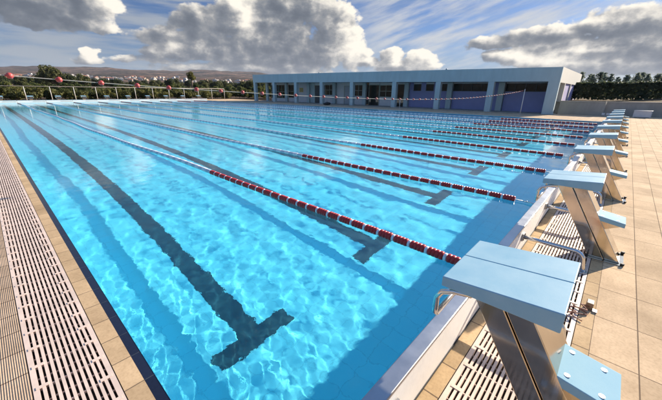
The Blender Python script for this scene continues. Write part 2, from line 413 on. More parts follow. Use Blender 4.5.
# little brown box with strap on the tiles
t = empty('strap_box', (2.55, -.90, 0))
b = MB(); b.box((-.035,-.022,.001),(.035,.022,.055)); b.build('box', M['brown'], t, bevel=.004)
b = MB(); b.box((-.06,-.05,.001),(-.02,-.0225,.012)); b.build('metal_tab', M['bolt'], t)
pts = [Vector((-.035+.0*i, .0, .02)) + Vector((-.26*i/30, .16*i/30 + .035*math.sin(i*.55), .004+.018*abs(math.sin(i*.4)))) for i in range(31)]
MB().tube(pts, .0042, 6).build('strap', M['rust'], t)
pts = [Vector((-.05-.2*i/20, .05 + .05*math.cos(i*.42), .009)) for i in range(21)]
MB().tube(pts, .004, 6).build('strap', M['rust'], t)
tag(t, 'small brown box with reddish looped strap lying on the tiles beside the closest starting block', 'box')

# ------------------------------------------------------------------ lane ropes
def cyl_mesh(name, length, r, m, n=4):
    """a finned float: a stack of thin discs on a hub"""
    P = [(0, .35)]; 
    for k in range(n):
        a, c = k/n, (k+1)/n
        P += [(a+.04/n, .93), (a+.25/n, 1.0), (a+.68/n, 1.0), (a+.90/n, .93), (a+.97/n, .80)]
    P += [(1, .35)]
    b = MB(); b.tube([(0, p*length, 0) for p, _ in P], [r*q for _, q in P], 12); return b.mesh(name, m)
RED = {0: (cyl_mesh('float', .165, .049, M['redfl']), cyl_mesh('float', .034, .044, M['whitefl'], 1))}
gfl = cyl_mesh('float', .16, .045, M['greyfl'])
wfl = cyl_mesh('float', .16, .048, M['whitefl'])
for i in range(9):
    x = 2.5*(i+1)
    t = empty('lane_rope', (x, 0, .012))
    wav = lambda y: .05*math.sin(y*.33+i*1.7)*min(1, y/6, (50-y)/6) + .02*math.sin(y*1.1+i)
    MB().tube([(wav(y)*1.0, y, 0) for y in np.linspace(Y0+.05, Y1-.03, 90)], .007, 6).build('cable', M['cable'], t)
    y = .06 if i == 0 else .2; n = 0
    def put(me, y, ln):
        o = link('float', me, t, (wav(y), y, 0)); o.rotation_euler.z = -math.atan((wav(y+.1)-wav(y))/.1); return o
    while n < 100:
        if y < 5: put(RED[0][0], y, .165); put(RED[0][1], y+.168, .034); y += .2055; n += 2
        else: put(wfl if n % 2 else gfl, y, .16); y += .172; n += 1
    b = MB(); nf = 0
    while y < 49.4:
        k = 0 if y < 45 else 1
        xx = wav(y)
        b.tube([(xx,y,0),(xx,y+.012,0),(xx,y+.148,0),(xx,y+.16,0)], [.035,.048,.048,.035], 8, mi=(k if k else 2*(nf % 2))); y += .172; nf += 1
    o = b.build('far_float', [M['whitefl'], M['redfl'], M['greyfl']], t); o['kind'] = 'stuff'
    MB().tube([(0,Y0+.03,0),(0,Y0+.22,0)], .014, 8).build('tensioner', M['tube'], t)
    MB().tube([(wav(.03),.03,0),(wav(.055),.055,0)], .012, 8).build('swivel', M['tube'], t)
    lab = 'red and white lane rope closest to the camera, ending by the nearest starting block' if i == 0 else 'floating lane rope with red near end, %s from the left side of the pool' % ORD[i]
    tag(t, lab, 'lane rope', 'floating lane ropes across the pool')

# ------------------------------------------------------------------ line of red balls above the water
CP = [(-1.6,1.86),(.013,1.735),(1.434,1.645),(2.82,1.575),(5.64,1.455),(9.43,1.355),(13,1.325),(16.05,1.345),(21,1.49),(24.5,1.645),(27.0,1.80)]
def zc(x):
    for k in range(len(CP)-1):
        if x <= CP[k+1][0] or k == len(CP)-2:
            p0, p1, p2, p3 = CP[max(k-1,0)], CP[k], CP[k+1], CP[min(k+2,len(CP)-1)]
            u = (x-p1[0])/(p2[0]-p1[0]); m1 = (p2[1]-p0[1])/(p2[0]-p0[0])*(p2[0]-p1[0]); m2 = (p3[1]-p1[1])/(p3[0]-p1[0])*(p2[0]-p1[0])
            return (2*u**3-3*u*u+1)*p1[1] + (u**3-2*u*u+u)*m1 + (-2*u**3+3*u*u)*p2[1] + (u**3-u*u)*m2
BY = 5.0
t = empty('ball_line', (0, BY, 0))
MB().tube([(x, 0, zc(x)) for x in np.linspace(-1.6, 26.98, 90)], .0052, 6).build('rope', M['rope'], t)
bb = MB(); bb.ball((0,0,0), .037, 16, 10, 0, 1.0); bb.tube([(-.044,0,0),(-.034,0,0)], .011, 8, 0); bme = bb.mesh('ball', M['ballred'])
for k in range(-3, 57):
    x = .013 + .4705*k
    if x < 26.4:
        o = link('ball', bme, t, (x, 0, zc(x))); o.rotation_euler = (k*.7, k*.1, k*.4)
tag(t, 'long sagging line strung with red balls across the near end of the pool', 'ball line')
def pole(x, y, h, lab):
    t = empty('pole', (x, y, 0))
    MB().tube([(0,0,.012),(0,0,h)], .026, 10).build('post', M['pole'], t)
    MB().tube([(0,0,.0),(0,0,.0125)], .09, 14).build('base_plate', M['pole'], t)
    MB().tube([(-.03,0,h-.06),(.05,0,h-.06)], .012, 8).tube([(0,0,h),(0,0,h+.03)], [.032,.02], 8).build('hook', M['cable'], t)
    return tag(t, lab, 'pole', 'poles beside the pool')
pole(27.0, BY, 1.86, 'thin pale pole holding the line of balls in front of the violet wall')
pole(-1.6, BY, 1.92, 'thin pale pole holding the line of balls beside the left grating')
pole(27.0, 15.35, 1.0, 'short pale pole at the far pool side in front of the bright glass door')

# ------------------------------------------------------------------ railing beyond the far end
t = empty('railing', (0, 55.0, 0)); H = 1.86; X0, X1 = -16.0, 30.9
MB().tube([(X0-.02,0,H),(X1+.02,0,H)], .03, 8).build('top_rail', M['rail'], t)
pm = MB().tube([(0,0,.012),(0,0,H-.03)], .036, 8).mesh('post', M['pole'])
pb = MB().box((-.07,-.07,.001),(.07,.07,.012)).mesh('base_plate', M['rail'])
nP = 20
for k in range(nP):
    p = link('post', pm, t, (X0 + (X1-X0)*k/(nP-1), 0, 0)); link('base_plate', pb, p)
tag(t, 'long thin metal railing with pale posts beyond the far starting blocks', 'railing')

# ------------------------------------------------------------------ building along the far side
def zt(y): return 3.50 + (y-3.4)*.0115      # top of parapet
def zb(y): return 2.47 + (y-3.4)*.0085      # underside of parapet
BX, BXi, BXe, BYa, BYb = 30.0, 32.4, 43.0, 3.4, 44.1
bl = empty('pool_building', (0,0,0))
tag(bl, 'long low pale blue building with columns and violet walls along the far pool side', 'building')
def yz_panel(b, x0, x1, ya, yb, za=0, zb0=None, mi=0):
    ta, tb = (zb(ya), zb(yb)) if zb0 is None else (zb0, zb0)
    b.hexa([(x0,ya,za),(x1,ya,za),(x1,yb,za),(x0,yb,za),(x0,ya,ta),(x1,ya,ta),(x1,yb,tb),(x0,yb,tb)], mi)
# parapet ring and roof
b = MB()
b.hexa([(BX,BYa,zb(BYa)),(BX+.3,BYa,zb(BYa)),(BX+.3,BYb,zb(BYb)),(BX,BYb,zb(BYb)),(BX,BYa,zt(BYa)),(BX+.3,BYa,zt(BYa)),(BX+.3,BYb,zt(BYb)),(BX,BYb,zt(BYb))])
MB().box((BX+.301,BYa+.001,zb(BYa)-.06),(BXe,BYa+.3,zt(BYa)-.002)).build('end_parapet', M['cream'], bl); b.box((BX+.301,BYb-.3,zb(BYb)),(BXe,BYb-.001,zt(BYb)-.002))
b.box((BXe-.3,BYa+.301,2.4),(BXe-.001,BYb-.301,zt(BYa)-.003))
b.build('parapet', M['facade'], bl)
b = MB(); b.hexa([(BX+.302,BYa+.302,zb(BYa)+.02),(BXe-.302,BYa+.302,zb(BYa)+.02),(BXe-.302,BYb-.302,zb(BYb)+.02),(BX+.302,BYb-.302,zb(BYb)+.02),
                  (BX+.302,BYa+.302,zb(BYa)+.3),(BXe-.302,BYa+.302,zb(BYa)+.3),(BXe-.302,BYb-.302,zb(BYb)+.3),(BX+.302,BYb-.302,zb(BYb)+.3)])
b.build('roof', M['roofin'], bl)
for yy in (12.5, 29.4): MB().tube([(BX+.15,yy,zt(yy)),(BX+.15,yy,zt(yy)+.11)], [.10,.07], 10).build('roof_vent', M['door'], bl)
cols = [3.78, 8.30, 13.1, 18.0, 23.85, 28.9, 33.95, 38.9, 43.8]
for k, y in enumerate(cols):
    w = .37 if k == 0 else .25
    ya, yb = (BYa+.002, 4.15) if k == 0 else (y-w, y+w)
    b = MB(); yz_panel(b, BX+.004, BX+.42, ya, min(yb, BYb-.003)); b.build('column', M['facade'], bl, bevel=.01)
    if k:
        y2 = y - .3
        b = MB(); yz_panel(b, BXi-.28, BXi-.003, y2-.25, y2+.25); b.build('pilaster', M['facade'], bl)
b = MB(); b.box((BX-.0,BYa+.003,.001),(BXi+.3,BYb-.002,.03)); b.build('plinth', M['concrete'], bl)
b = MB(); yz_panel(b, BX+.425, BXi+.4, BYa+.45, BYa+.62); b.build('end_wall', M['greywall'], bl)
# inner wall, bay by bay
def wall(ya, yb, za, z1, m, name='wall', x=BXi): 
    b = MB(); yz_panel(b, x, x+.22, ya, yb, za, z1); return b.build(name, m, bl)
def window(ya, yb, za, z1, nv=1, nh=1, fr=M['frame'], x=BXi):
    """frame bars and glass set in the wall plane"""
    b = MB(); f = .05
    b.box((x-.02,ya,za),(x+.1,ya+f,z1)); b.box((x-.02,yb-f,za),(x+.1,yb,z1)); b.box((x-.021,ya+f,za),(x+.101,yb-f,za+f)); b.box((x-.021,ya+f,z1-f),(x+.101,yb-f,z1))
    for i in range(1, nv): yy = ya+(yb-ya)*i/nv; b.box((x-.015,yy-f/2,za+f),(x+.09,yy+f/2,z1-f))
    for i in range(1, nh): zz = za+(z1-za)*i/nh; b.box((x-.012,ya+f,zz-f/2),(x+.088,yb-f,zz+f/2))
    w = b.build('window', fr, bl)
    b = MB(); b.box((x+.03,ya+f*.6,za+f*.6),(x+.045,yb-f*.6,z1-f*.6)); b.build('pane', M['glass'], w)
    return w
def door(ya, yb, z1, m, glazed=False, x=BXi):
    b = MB(); f = .06
    b.box((x-.02,ya,.03),(x+.1,ya+f,z1)); b.box((x-.02,yb-f,.03),(x+.1,yb,z1)); b.box((x-.021,ya+f,z1-f),(x+.101,yb-f,z1))
    d = b.build('door', M['frame'], bl)
    b = MB(); b.box((x+.02,ya+f,.035),(x+.05,yb-f,z1-f)); b.build('door_leaf', M['glass'] if glazed else m, d)
    b = MB().tube([(x-.03,ya+.16,.95),(x-.03,ya+.16,1.15)], .014, 6); b.build('handle', M['tube'], d)
ZV = 1.72
def lintel(ya, yb, za, x=BXi): wall(ya, yb, za, None, M['greywall'], 'lintel', x)
# bay 1, 2: violet walls below a strip window
wall(3.7, 7.72, .03, ZV, M['violet'], 'violet_wall'); window(3.7, 7.72, ZV+.002, 2.42, 5, 1, M['dark']); lintel(3.7, 7.72, 2.422)
wall(8.28, 12.52, .03, ZV, M['violet'], 'violet_wall'); window(8.9, 12.52, ZV+.002, 2.44, 4, 1, M['dark']); wall(8.28, 8.898, ZV+.002, None, M['violet'], 'violet_wall'); lintel(8.9, 12.52, 2.442)
# bay 3: violet wall with small high windows, bright glass door
wall(13.08, 17.42, .03, ZV, M['violet'], 'violet_wall')
prev = 13.08
for ya, yb in ((13.15,13.85),(14.6,15.5),(16.05,16.95)):
    if ya - prev > .05: wall(prev, ya-.003, ZV+.002, None, M['violet'], 'violet_wall')
    window(ya, yb, ZV+.002, 2.42, 1, 1, M['dark']); lintel(ya, yb, 2.424); prev = yb+.003
wall(prev, 17.42, ZV+.002, None, M['violet'], 'violet_wall')
door(17.98, 19.5, 2.44, None, True); lintel(17.98, 19.5, 2.443); wall(19.503, 19.62, .03, None, M['facade'])
# bay 4: windows, glass door
window(19.65, 21.4, 1.0, 2.35, 2, 2); wall(19.65, 21.4, .03, .998, M['greywall']); lintel(19.65, 21.4, 2.352)
door(21.45, 23.0, 2.4, None, True); lintel(21.45, 23.0, 2.403)
window(23.6, 25.6, 1.05, 2.4, 2, 2); wall(23.6, 25.6, .03, 1.048, M['greywall']); lintel(23.6, 25.6, 2.402)
# bay 5: grey wall with door, window
door(25.7, 27.0, 2.3, M['door']); lintel(25.7, 27.0, 2.303); wall(27.003, 28.3, .03, None, M['greywall'])
window(28.88, 31.1, 1.1, 2.45, 3, 2); wall(28.88, 31.1, .03, 1.098, M['greywall']); lintel(28.88, 31.1, 2.452)
# bay 6: pale wall with notice, door
door(31.2, 32.5, 2.4, M['dark']); lintel(31.2, 32.5, 2.403); wall(32.503, 33.4, .03, None, M['facade'])
wall(33.9, 36.9, .03, None, M['greywall'])
b = MB(); b.box((BXi-.03,34.9,1.45),(BXi-.002,35.7,2.05)); b.build('notice', M['signy'], bl)
# bay 7: wide window
window(37.0, 38.3, .6, 2.5, 1, 2); wall(37.0, 38.3, .03, .598, M['greywall']); lintel(37.0, 38.3, 2.502)
window(38.95, 42.6, .5, 2.5, 4, 2); wall(38.95, 42.6, .03, .498, M['greywall']); lintel(38.95, 42.6, 2.502)
# end face: posts and lilac panels
for x in (32.95, 36.55, 40.1, 42.68):
    b = MB(); b.box((x,BYa+.004,.001),(x+.30,BYa+.34,2.405)); b.build('end_post', M['cream'], bl)
for xa, xb in ((33.27,36.53),(36.87,40.08),(40.42,42.66)):
    b = MB(); b.box((xa,BYa+.10,.001),(xb,BYa+.16,2.404)); b.build('lilac_panel', M['lilac'], bl)
b = MB(); b.box((BXi+2.2,BYa+.6,.001),(BXi+2.3,BYb-5.5,2.44)); b.build('rear_wall', M['greywall'], bl)

# dark heap by the building, small cabinets by the wall
t = empty('dark_bag', (28.6, 26.4, 0))
b = MB(); b.ball((0,0,.17), .42, 12, 8, 0, .42); b.ball((.1,.45,.12), .3, 12, 8, 0, .4); b.build('bag_body', M['rubber'], t)
MB().tube(arc((0,.1,.3),(0,1,0),(0,0,1),.16,0,180,8), .015, 6).build('strap', M['rubber'], t)
tag(t, 'dark lumpy bag lying on the deck before the pale blue columns', 'bag')
t = empty('cabinet', (31.75, -1.75, 0)); t.rotation_euler.z = R(-10)
b = MB(); b.box((-.2,-.46,.03),(.2,.46,.46)); b.build('body', M['cabinet'], t, bevel=.02)
b = MB(); b.box((-.22,-.48,.461),(.22,.48,.50)); b.build('lid', M['cabinet'], t, bevel=.008)
b = MB(); b.box((-.16,-.36,.001),(.16,.36,.029)); b.build('plinth', M['rubber'], t)
tag(t, 'pale grey low cabinet standing against the concrete wall', 'cabinet')
t = empty('floodlight', (31.2, .25, 0))
for s in (-1, 1): MB().box((-.07,s*.13-.09,.09),(.07,s*.13+.09,.25)).build('lamp_head', M['cabinet'], t, bevel=.015)
b = MB(); b.box((-.02,-.2,.04),(.02,.2,.09)); b.box((-.1,-.03,.001),(.1,.03,.04)); b.build('stand', M['door'], t)
tag(t, 'small pair of pale lamp boxes on the deck at the wall corner', 'floodlight')

# ------------------------------------------------------------------ retaining wall, bank, hedge
def wall_thing(pts, h, th, lab, cap=.06):
    t = empty('retaining_wall', (pts[0][0], pts[0][1], 0)); o = Vector((*pts[0], 0))
    b = MB(); c = MB()
    for k in range(len(pts)-1):
        a, d = Vector((*pts[k],0))-o, Vector((*pts[k+1],0))-o; n = Vector((-(d-a).y, (d-a).x, 0)).normalized()*th
        if n.x < 0: n = -n
        b.hexa([a, a+n, d+n, d, a+Vector((0,0,h)), a+n+Vector((0,0,h)), d+n+Vector((0,0,h)), d+Vector((0,0,h))])
        e = n.normalized()*.025
        c.hexa([p+Vector((0,0,z)) for z in (h+.002, h+cap) for p in (a-e, a+n+e, d+n+e, d-e)])
    b.build('wall_body', M['concrete'], t); c.build('coping', M['concrete'], t)
    return tag(t, lab, 'wall')
wall_thing([(32.0,3.32),(31.75,.42)], .99, .25, 'short lighter stretch of concrete retaining wall beside the building end')
wall_thing([(32.35,.45),(33.4,-3.0),(37.0,-14.0),(39.0,-22)], .99, .25, 'long shaded concrete retaining wall behind the near starting blocks')

grass = mat('dry grass bank', (.08,.054,.030), .98, spec=.02, col2=(.15,.105,.062), vscale=1.1, bump=.6, bscale=9)
b = MB()
bx = [32.2, 33.0, 36, 42, 60, 90, 160]; by = [-60,-22,-14,-3,.5,3.2]
def wx(y): return 32.22 if y > .44 else (32.6 + (.45-y)*.304 if y > -3 else 33.65 + (-3-y)*.327)
rows = []
for y in (-70,-40,-22,-14,-8,-3,-1,.43,3.3):
    x0 = wx(y)+.02; k = 0 if y > 0 else (.35 if y > -2 else 1); rows.append([(x0,y,.93),(x0+1.2,y,.95+.12*k),(x0+4,y,.97+.30*k),(x0+9,y,.99+.33*k),(x0+25,y,1.25),(x0+60,y,.9),(x0+170,y,.5)])
rows.append([(max(p[0],43.3),12,p[2]) for p in rows[-1]]); rows.append([(max(p[0],43.3)+6,40,p[2]*.6) for p in rows[-2]])
nv = len(rows[0]); V = [p for r in rows for p in r]
F = [(i*nv+j, i*nv+j+1, (i+1)*nv+j+1, (i+1)*nv+j) for i in range(len(rows)-1) for j in range(nv-1)]
b.add(V, F, 0, True); struct(b.build('grass_bank', grass))

def cards(b, rng, n, cfun, size, mi=0, up=.35):
    """n leaf clumps: small bent quads at positions from cfun"""
    V = []; 
    for _ in range(n):
        p, out = cfun(rng)
        nrm = np.array(out) + rng.normal(0, .55, 3) + np.array([0,0,up]); nrm /= np.linalg.norm(nrm)+1e-9
        a = np.cross(nrm, rng.normal(0,1,3)); a /= np.linalg.norm(a)+1e-9; c = np.cross(nrm, a)
        s = size*rng.uniform(.55,1.35); a = a*s; c = c*s*rng.uniform(.5,.9)
        p = np.array(p)
        o = len(b.v)
        b.v += [tuple(p-a), tuple(p-c+nrm*s*.12), tuple(p+a), tuple(p+c+nrm*s*.12)]
        b.f.append((o,o+1,o+2,o+3)); b.m.append(mi); b.sm.append(False)
def clump_crown(rng, R0, H0, zc0, ncl, ncard, size, spread=.62):
    b = MB(); cl = []
    for _ in range(ncl):
        th = rng.uniform(0, 6.283); ph = rng.uniform(-.8, 1)
        rr = rng.uniform(.35, 1)**.6*spread
        cl.append((np.array([math.cos(th)*R0*rr*math.sqrt(max(0,1-ph*ph*.7)), math.sin(th)*R0*rr*math.sqrt(max(0,1-ph*ph*.7)), zc0+ph*H0*.62]), rng.uniform(.28,.5)))
    def cf(r):
        c, s = cl[r.integers(len(cl))]; d = r.normal(0,1,3); d /= np.linalg.norm(d)
        q = r.uniform(.55,1.0)
        return c + d*np.array([R0,R0,H0])*s*q, d
    cards(b, rng, ncard, cf, size); return b
def trunk(rng, h, r, lean=.1, limbs=4, spread=1.0):
    b = MB(); top = Vector((rng.normal(0,lean), rng.normal(0,lean), h))
    b.tube([(0,0,-.1),(top.x*.3,top.y*.3,h*.4),tuple(top)], [r*1.25,r*.9,r*.5], 7)
    for k in range(limbs):
        th = k*6.283/limbs + rng.uniform(-.4,.4); s = top*rng.uniform(.55,.9)
        e = s + Vector((math.cos(th)*spread, math.sin(th)*spread, spread*rng.uniform(.5,1.1)))
        b.tube([tuple(s), tuple((s+e)/2+Vector((0,0,.1))), tuple(e)], [r*.45,r*.35,r*.15], 5)
    return b
rng = np.random.default_rng(11)
protos = {}
def make_tree(kind):
    t = empty(kind)
    if kind == 'orchard_tree':
        tr = trunk(rng, 1.6, .13, .12, 4, .9); cr = clump_crown(rng, 2.1, 1.7, 2.4, 13, 1500, .20); lm = 'leaf'
    elif kind == 'bush':
        tr = trunk(rng, .8, .08, .1, 4, .6); cr = clump_crown(rng, 1.8, 1.5, 1.35, 12, 1300, .18); lm = 'leafo'
    elif kind == 'broad_tree':
        tr = trunk(rng, 2.6, .2, .2, 5, 1.3); cr = clump_crown(rng, 3.0, 2.5, 3.9, 18, 2600, .24); lm = 'leafm'
    elif kind == 'pine_tree':
        tr = MB().tube([(0,0,-.1),(0,0,4.4)], [.13,.04], 7); cr = MB(); lm = 'pine'
        tiers = [(rng.uniform(0,6.283), rng.uniform(.3,1.0), rng.uniform(0,1)) for _ in range(26)]
        def cf(r):
            th, rad, q = tiers[r.integers(26)]; z = 1.0 + q*3.4; rr = rad*(1.15-.9*q); d = r.normal(0,1,3); d /= np.linalg.norm(d)
            if r.uniform() < .12: return (r.normal(0,.15), r.normal(0,.15), r.uniform(3.8,4.7)), d
            return (math.cos(th)*rr+d[0]*.55, math.sin(th)*rr+d[1]*.42, z+d[2]*.30), d
        cards(cr, rng, 1000, cf, .15)
    tr.build('trunk', M['bark'], t); cr.build('crown', M[lm], t)
    return t
for k, n in (('orchard_tree',3),('bush',3),('broad_tree',2),('pine_tree',2)): protos[k] = [make_tree(k) for _ in range(n)]
used = set()
def place(kind, x, y, z, s, lab, cat, group, sz=1):
    p = protos[kind][int(rng.integers(len(protos[kind])))]
    o = p if p.name not in used else copy_tree(p); used.add(p.name)
    o.location = (x, y, z); o.rotation_euler.z = rng.uniform(0, 6.283); o.scale = (s, s, s*sz)
    return tag(o, lab, cat, group)

# hedge behind the wall on the right
t = empty('hedge', (40.5, -8, 1.27)); b = MB()
def hf(r):
    y = r.uniform(-14, 13.2); f = r.integers(3)
    top = 1.27 + .03*math.sin(y*2.1) + .025*math.sin(y*5.3)
    if f == 0: return (-.55+r.normal(0,.05), y, r.uniform(-.15,top)), (-1,0,.2)
    if f == 1: return (r.uniform(-.55,.55), y, top+r.normal(0,.05)), (0,0,1)
    return (r.uniform(-.5,.5), y, r.uniform(0,top)), (-1,0,0)
cards(b, rng, 17000, hf, .13); b.build('foliage', M['hedgeleaf'], t)
for k in range(28): yy = -14+k; MB().tube([(0,yy,-.05),(rng.normal(0,.1),yy+rng.normal(0,.1),1.0)], [.06,.03], 5).build('stem', M['bark'], t)
t.location = (40.5, -8.6, 1.27)
tag(t, 'dense dark green clipped hedge along the bank above the concrete wall', 'hedge')
for k in range(52):
    y = -16 + k*.53 + rng.normal(0,.25); x = 58 + rng.uniform(-5,7)
    place('pine_tree', x, y+1.5, 1.1, rng.uniform(.50,.74), 'dark ragged pine in the row rising behind the clipped hedge', 'pine tree', 'pines behind the hedge')

# ------------------------------------------------------------------ terrain and hills
def hterr(r, az):
    r = np.asarray(r, float); a = np.degrees(az)
    prof = np.interp(r, [0,120,300,600,900,1300,1800,2600,3600,4600,6500], [0,0,2,9,18,34,58,104,178,228,110])
    w = np.interp(a, [-60,-20,0,12,24,34,48,70,100,140], [.5,.85,.90,.98,1.04,1.02,.85,.45,.12,.2])
    und = 1 + .055*np.sin(a*.33+r/900) + .03*np.sin(a*.9+1+r/500) + .012*np.sin(a*2.7+r/260) 
    far = np.clip((r-900)/2500, 0, 1)
    return prof*w*(1 + (und-1)*(.35+.5*far))
b = MB(); azs = np.radians(np.concatenate([np.arange(-180,-40,10), np.arange(-40,110,.6), np.arange(110,181,10)]))
ss = np.array([-.3,4,12,24,40,60,90,130,180,240,320,420,560,720,900,1100,1300,1500,1750,2000,2300,2600,2900,3200,3500,3800,4200,4700,5100])
def deck_edge(a):
    dx, dy = math.sin(a), math.cos(a); t = 1e9
    if dx > 1e-6: t = min(t, FX1/dx)
    if dx < -1e-6: t = min(t, NX0/dx)
    if dy > 1e-6: t = min(t, FY1/dy)
    if dy < -1e-6: t = min(t, NY0/dy)
    return t
V = []; edge = np.array([deck_edge(a) for a in azs])
for s_ in ss:
    r = edge + s_
    z = hterr(r, azs)
    n_ = 0 if s_ < 600 else 4*np.sin(np.degrees(azs)*2.1+r*.006)*np.sin(np.degrees(azs)*1.3-r*.004)*min(1,(s_-600)/1500)
    z = z + n_
    for a, rr, zz in zip(azs, r, np.broadcast_to(z, azs.shape)): V.append((rr*math.sin(a), rr*math.cos(a), float(zz) - (.14 if s_ > 0 else .05)))
na = len(azs); F = [(i*na+j, (i+1)*na+j, (i+1)*na+j+1, i*na+j+1) for i in range(len(ss)-1) for j in range(na-1)]
b.add(V, F, 0, True)
def terrain_mat():
    m = bpy.data.materials.new('hill ground'); m.use_nodes = True; nt = m.node_tree; N = nt.nodes; L = nt.links; p = N['Principled BSDF']
    p.inputs['Roughness'].default_value = .95; p.inputs['Specular IOR Level'].default_value = .02
    g = N.new('ShaderNodeNewGeometry')
    def noise(s, d=8, ro=.6):
        n = N.new('ShaderNodeTexNoise'); n.inputs['Scale'].default_value = s; n.inputs['Detail'].default_value = d; n.inputs['Roughness'].default_value = ro; L.new(g.outputs['Position'], n.inputs['Vector']); return n
    n1 = noise(.0042, 9, .68); r1 = N.new('ShaderNodeValToRGB'); e = r1.color_ramp.elements
    e[0].position = .38; e[0].color = (.055,.050,.036,1); e[1].position = .62; e[1].color = (.30,.185,.13,1)
    x = e.new(.5); x.color = (.12,.085,.065,1); L.new(n1.outputs['Fac'], r1.inputs[0])
    n2 = noise(.03, 6, .7); r2 = N.new('ShaderNodeValToRGB'); r2.color_ramp.elements[0].position = .44; r2.color_ramp.elements[1].position = .56
    r2.color_ramp.elements[0].color = (.035,.042,.020,1); r2.color_ramp.elements[1].color = (1,1,1,1)
    L.new(n2.outputs['Fac'], r2.inputs[0])
    mx = N.new('ShaderNodeMix'); mx.data_type = 'RGBA'; mx.blend_type = 'MULTIPLY'; mx.inputs[0].default_value = .75
    L.new(r1.outputs[0], mx.inputs[6]); L.new(r2.outputs[0], mx.inputs[7]); L.new(mx.outputs[2], p.inputs['Base Color'])
    return m
struct(b.build('hills', terrain_mat()))
def at(az, r): a = R(az); return r*math.sin(a), r*math.cos(a)

# orchard and scrub beyond the railing
def near_t(az, r, kind, s, lab, cat, group, sz=1):
    x, y = at(az, r); x -= .3; y -= .75
    place(kind, x, y, float(hterr(r, R(az)))-.14, s, lab, cat, group, sz)
for k in range(58):
    az = -4 + 42*(k+rng.uniform(.1,.9))/58; d = 61.5/max(.5, math.cos(R(az))) + rng.uniform(0,7)
    near_t(az, d, 'bush', rng.uniform(.50,.72), 'olive bush in the row just behind the far railing', 'bush', 'bushes behind the railing')
for k in range(70):
    az = -4 + 42*(k+rng.uniform(0,1))/70; d = rng.uniform(85,120)
    near_t(az, d, 'orchard_tree', rng.uniform(.55,.85), 'green orchard tree between the railing and the hillside town', 'tree', 'orchard trees beyond the railing')
for k in range(90):
    az = -5 + 44*(k+rng.uniform(0,1))/90; d = rng.uniform(170,330)
    near_t(az, d, 'broad_tree', rng.uniform(.75,1.15), 'distant dark green tree on the plain below the hillside town', 'tree', 'distant trees below the town')
near_t(7.1, 150, 'broad_tree', 1.28, 'tall olive tree standing above the orchard at the left', 'tree', None, 1.12)
near_t(8.9, 150, 'broad_tree', .95, 'shorter dark tree leaning against the tall one at the left', 'tree', None, 1.1)
near_t(26.3, 120, 'broad_tree', .66, 'rounded tree on the right of the slender round-topped tree beyond the railing', 'tree', None)
near_t(33.5, 118, 'broad_tree', .84, 'dark rounded tree at the left end of the pool building', 'tree', None)
near_t(32.5, 130, 'orchard_tree', 1.1, 'lower green tree beside the dark tree at the building end', 'tree', None)
# palm
x, y = at(24.4, 120); t = empty('round_tree', (x, y, -.14))
MB().tube([(0,0,-.1),(.15,0,3.0),(.1,.05,6.0)], [.34,.26,.24], 9).build('trunk', M['bark'], t)
b = clump_crown(rng, 1.75, 1.7, 6.0, 16, 1500, .2)
b.build('crown', M['leafo'], t)
tag(t, 'lone slender tree with a round olive crown standing above the orchard', 'tree')

# houses of the hillside town
hp = []
for wmat in ('housew','housec','houseg'):
    for rf in (0, 1):
        b = MB(); b.box((-5,-4,-2),(5,4,5)); b.box((-1.2,-4.06,0),(1.2,-4.0,2.2),2); b.box((-4,-4.06,1),(-2.4,-4.0,2.4),2); b.box((2.4,-4.06,1),(4,-4.0,2.4),2)
        if rf: b.prism_x(-5.5, 5.5, [(-4.6,5.002),(4.6,5.002),(0,7.2)], 1)
        else: b.box((-3.2,-3,5.002),(3.4,3,8.0)); b.box((-5.1,-4.1,4.6),(5.1,-4.002,5.3))
        hp.append((b.mesh('house', [M[wmat], M['roof'], M['glass']]), wmat, rf))
clusters = [(4.0,1150,2.4,18),(7.2,1250,2.8,24),(11.5,1250,2.4,22),(13.8,1150,1.2,10),(17.5,1150,2.2,16),(22,1100,2.5,14),(28,1050,3.0,22),(33.5,1000,2.0,12),(9,1600,5,14),(19,1500,6,12)]
for az0, r0, da, n in clusters:
    for _ in range(n):
        az = az0 + rng.normal(0, da*.5); r = r0 + rng.normal(0,110); x, y = at(az, r)
        me, wn, rf = hp[int(rng.choice(6, p=[.30,.16,.1,.22,.12,.1]))]
        o = link('house', me, None, (x, y, float(hterr(r, R(az)))+1.2)); s = rng.uniform(.55,1.15)
        o.scale = (s*rng.uniform(.8,1.5), s, s*rng.uniform(.7,1.05)); o.rotation_euler.z = -R(az)+rng.normal(0,.5)
        col = {'housew':'white','housec':'cream','houseg':'grey'}[wn]
        tag(o, 'tiny %s house with %s in the far hillside town' % (col, 'a reddish pitched roof' if rf else 'a flat roof'), 'house', '%s %s houses of the hillside town' % (col, 'red roofed' if rf else 'flat roofed'))

# ------------------------------------------------------------------ sky with clouds
w = bpy.data.worlds.new('World'); sc.world = w; w.use_nodes = True
nt = w.node_tree; N = nt.nodes; L = nt.links; bg = N['Background']
def nd(T, **kw):
    n = T_.nodes.new(T)
    for k, v in kw.items(): setattr(n, k, v)
    return n
def setin(sock, v):
    if hasattr(v, 'links') or isinstance(v, bpy.types.NodeSocket): T_.links.new(v, sock)
    else: sock.default_value = v
def mth(op, a, b_=0.0, c=None, clamp=False):
    n = nd('ShaderNodeMath', operation=op, use_clamp=clamp); setin(n.inputs[0], a); setin(n.inputs[1], b_)
    if c is not None: setin(n.inputs[2], c)
    return n.outputs[0]
def sstep(v, a, b_, lo=0.0, hi=1.0):
    n = nd('ShaderNodeMapRange', interpolation_type='SMOOTHSTEP'); setin(n.inputs['Value'], v); n.inputs['From Min'].default_value = a; n.inputs['From Max'].default_value = b_
    n.inputs['To Min'].default_value = lo; n.inputs['To Max'].default_value = hi; return n.outputs[0]
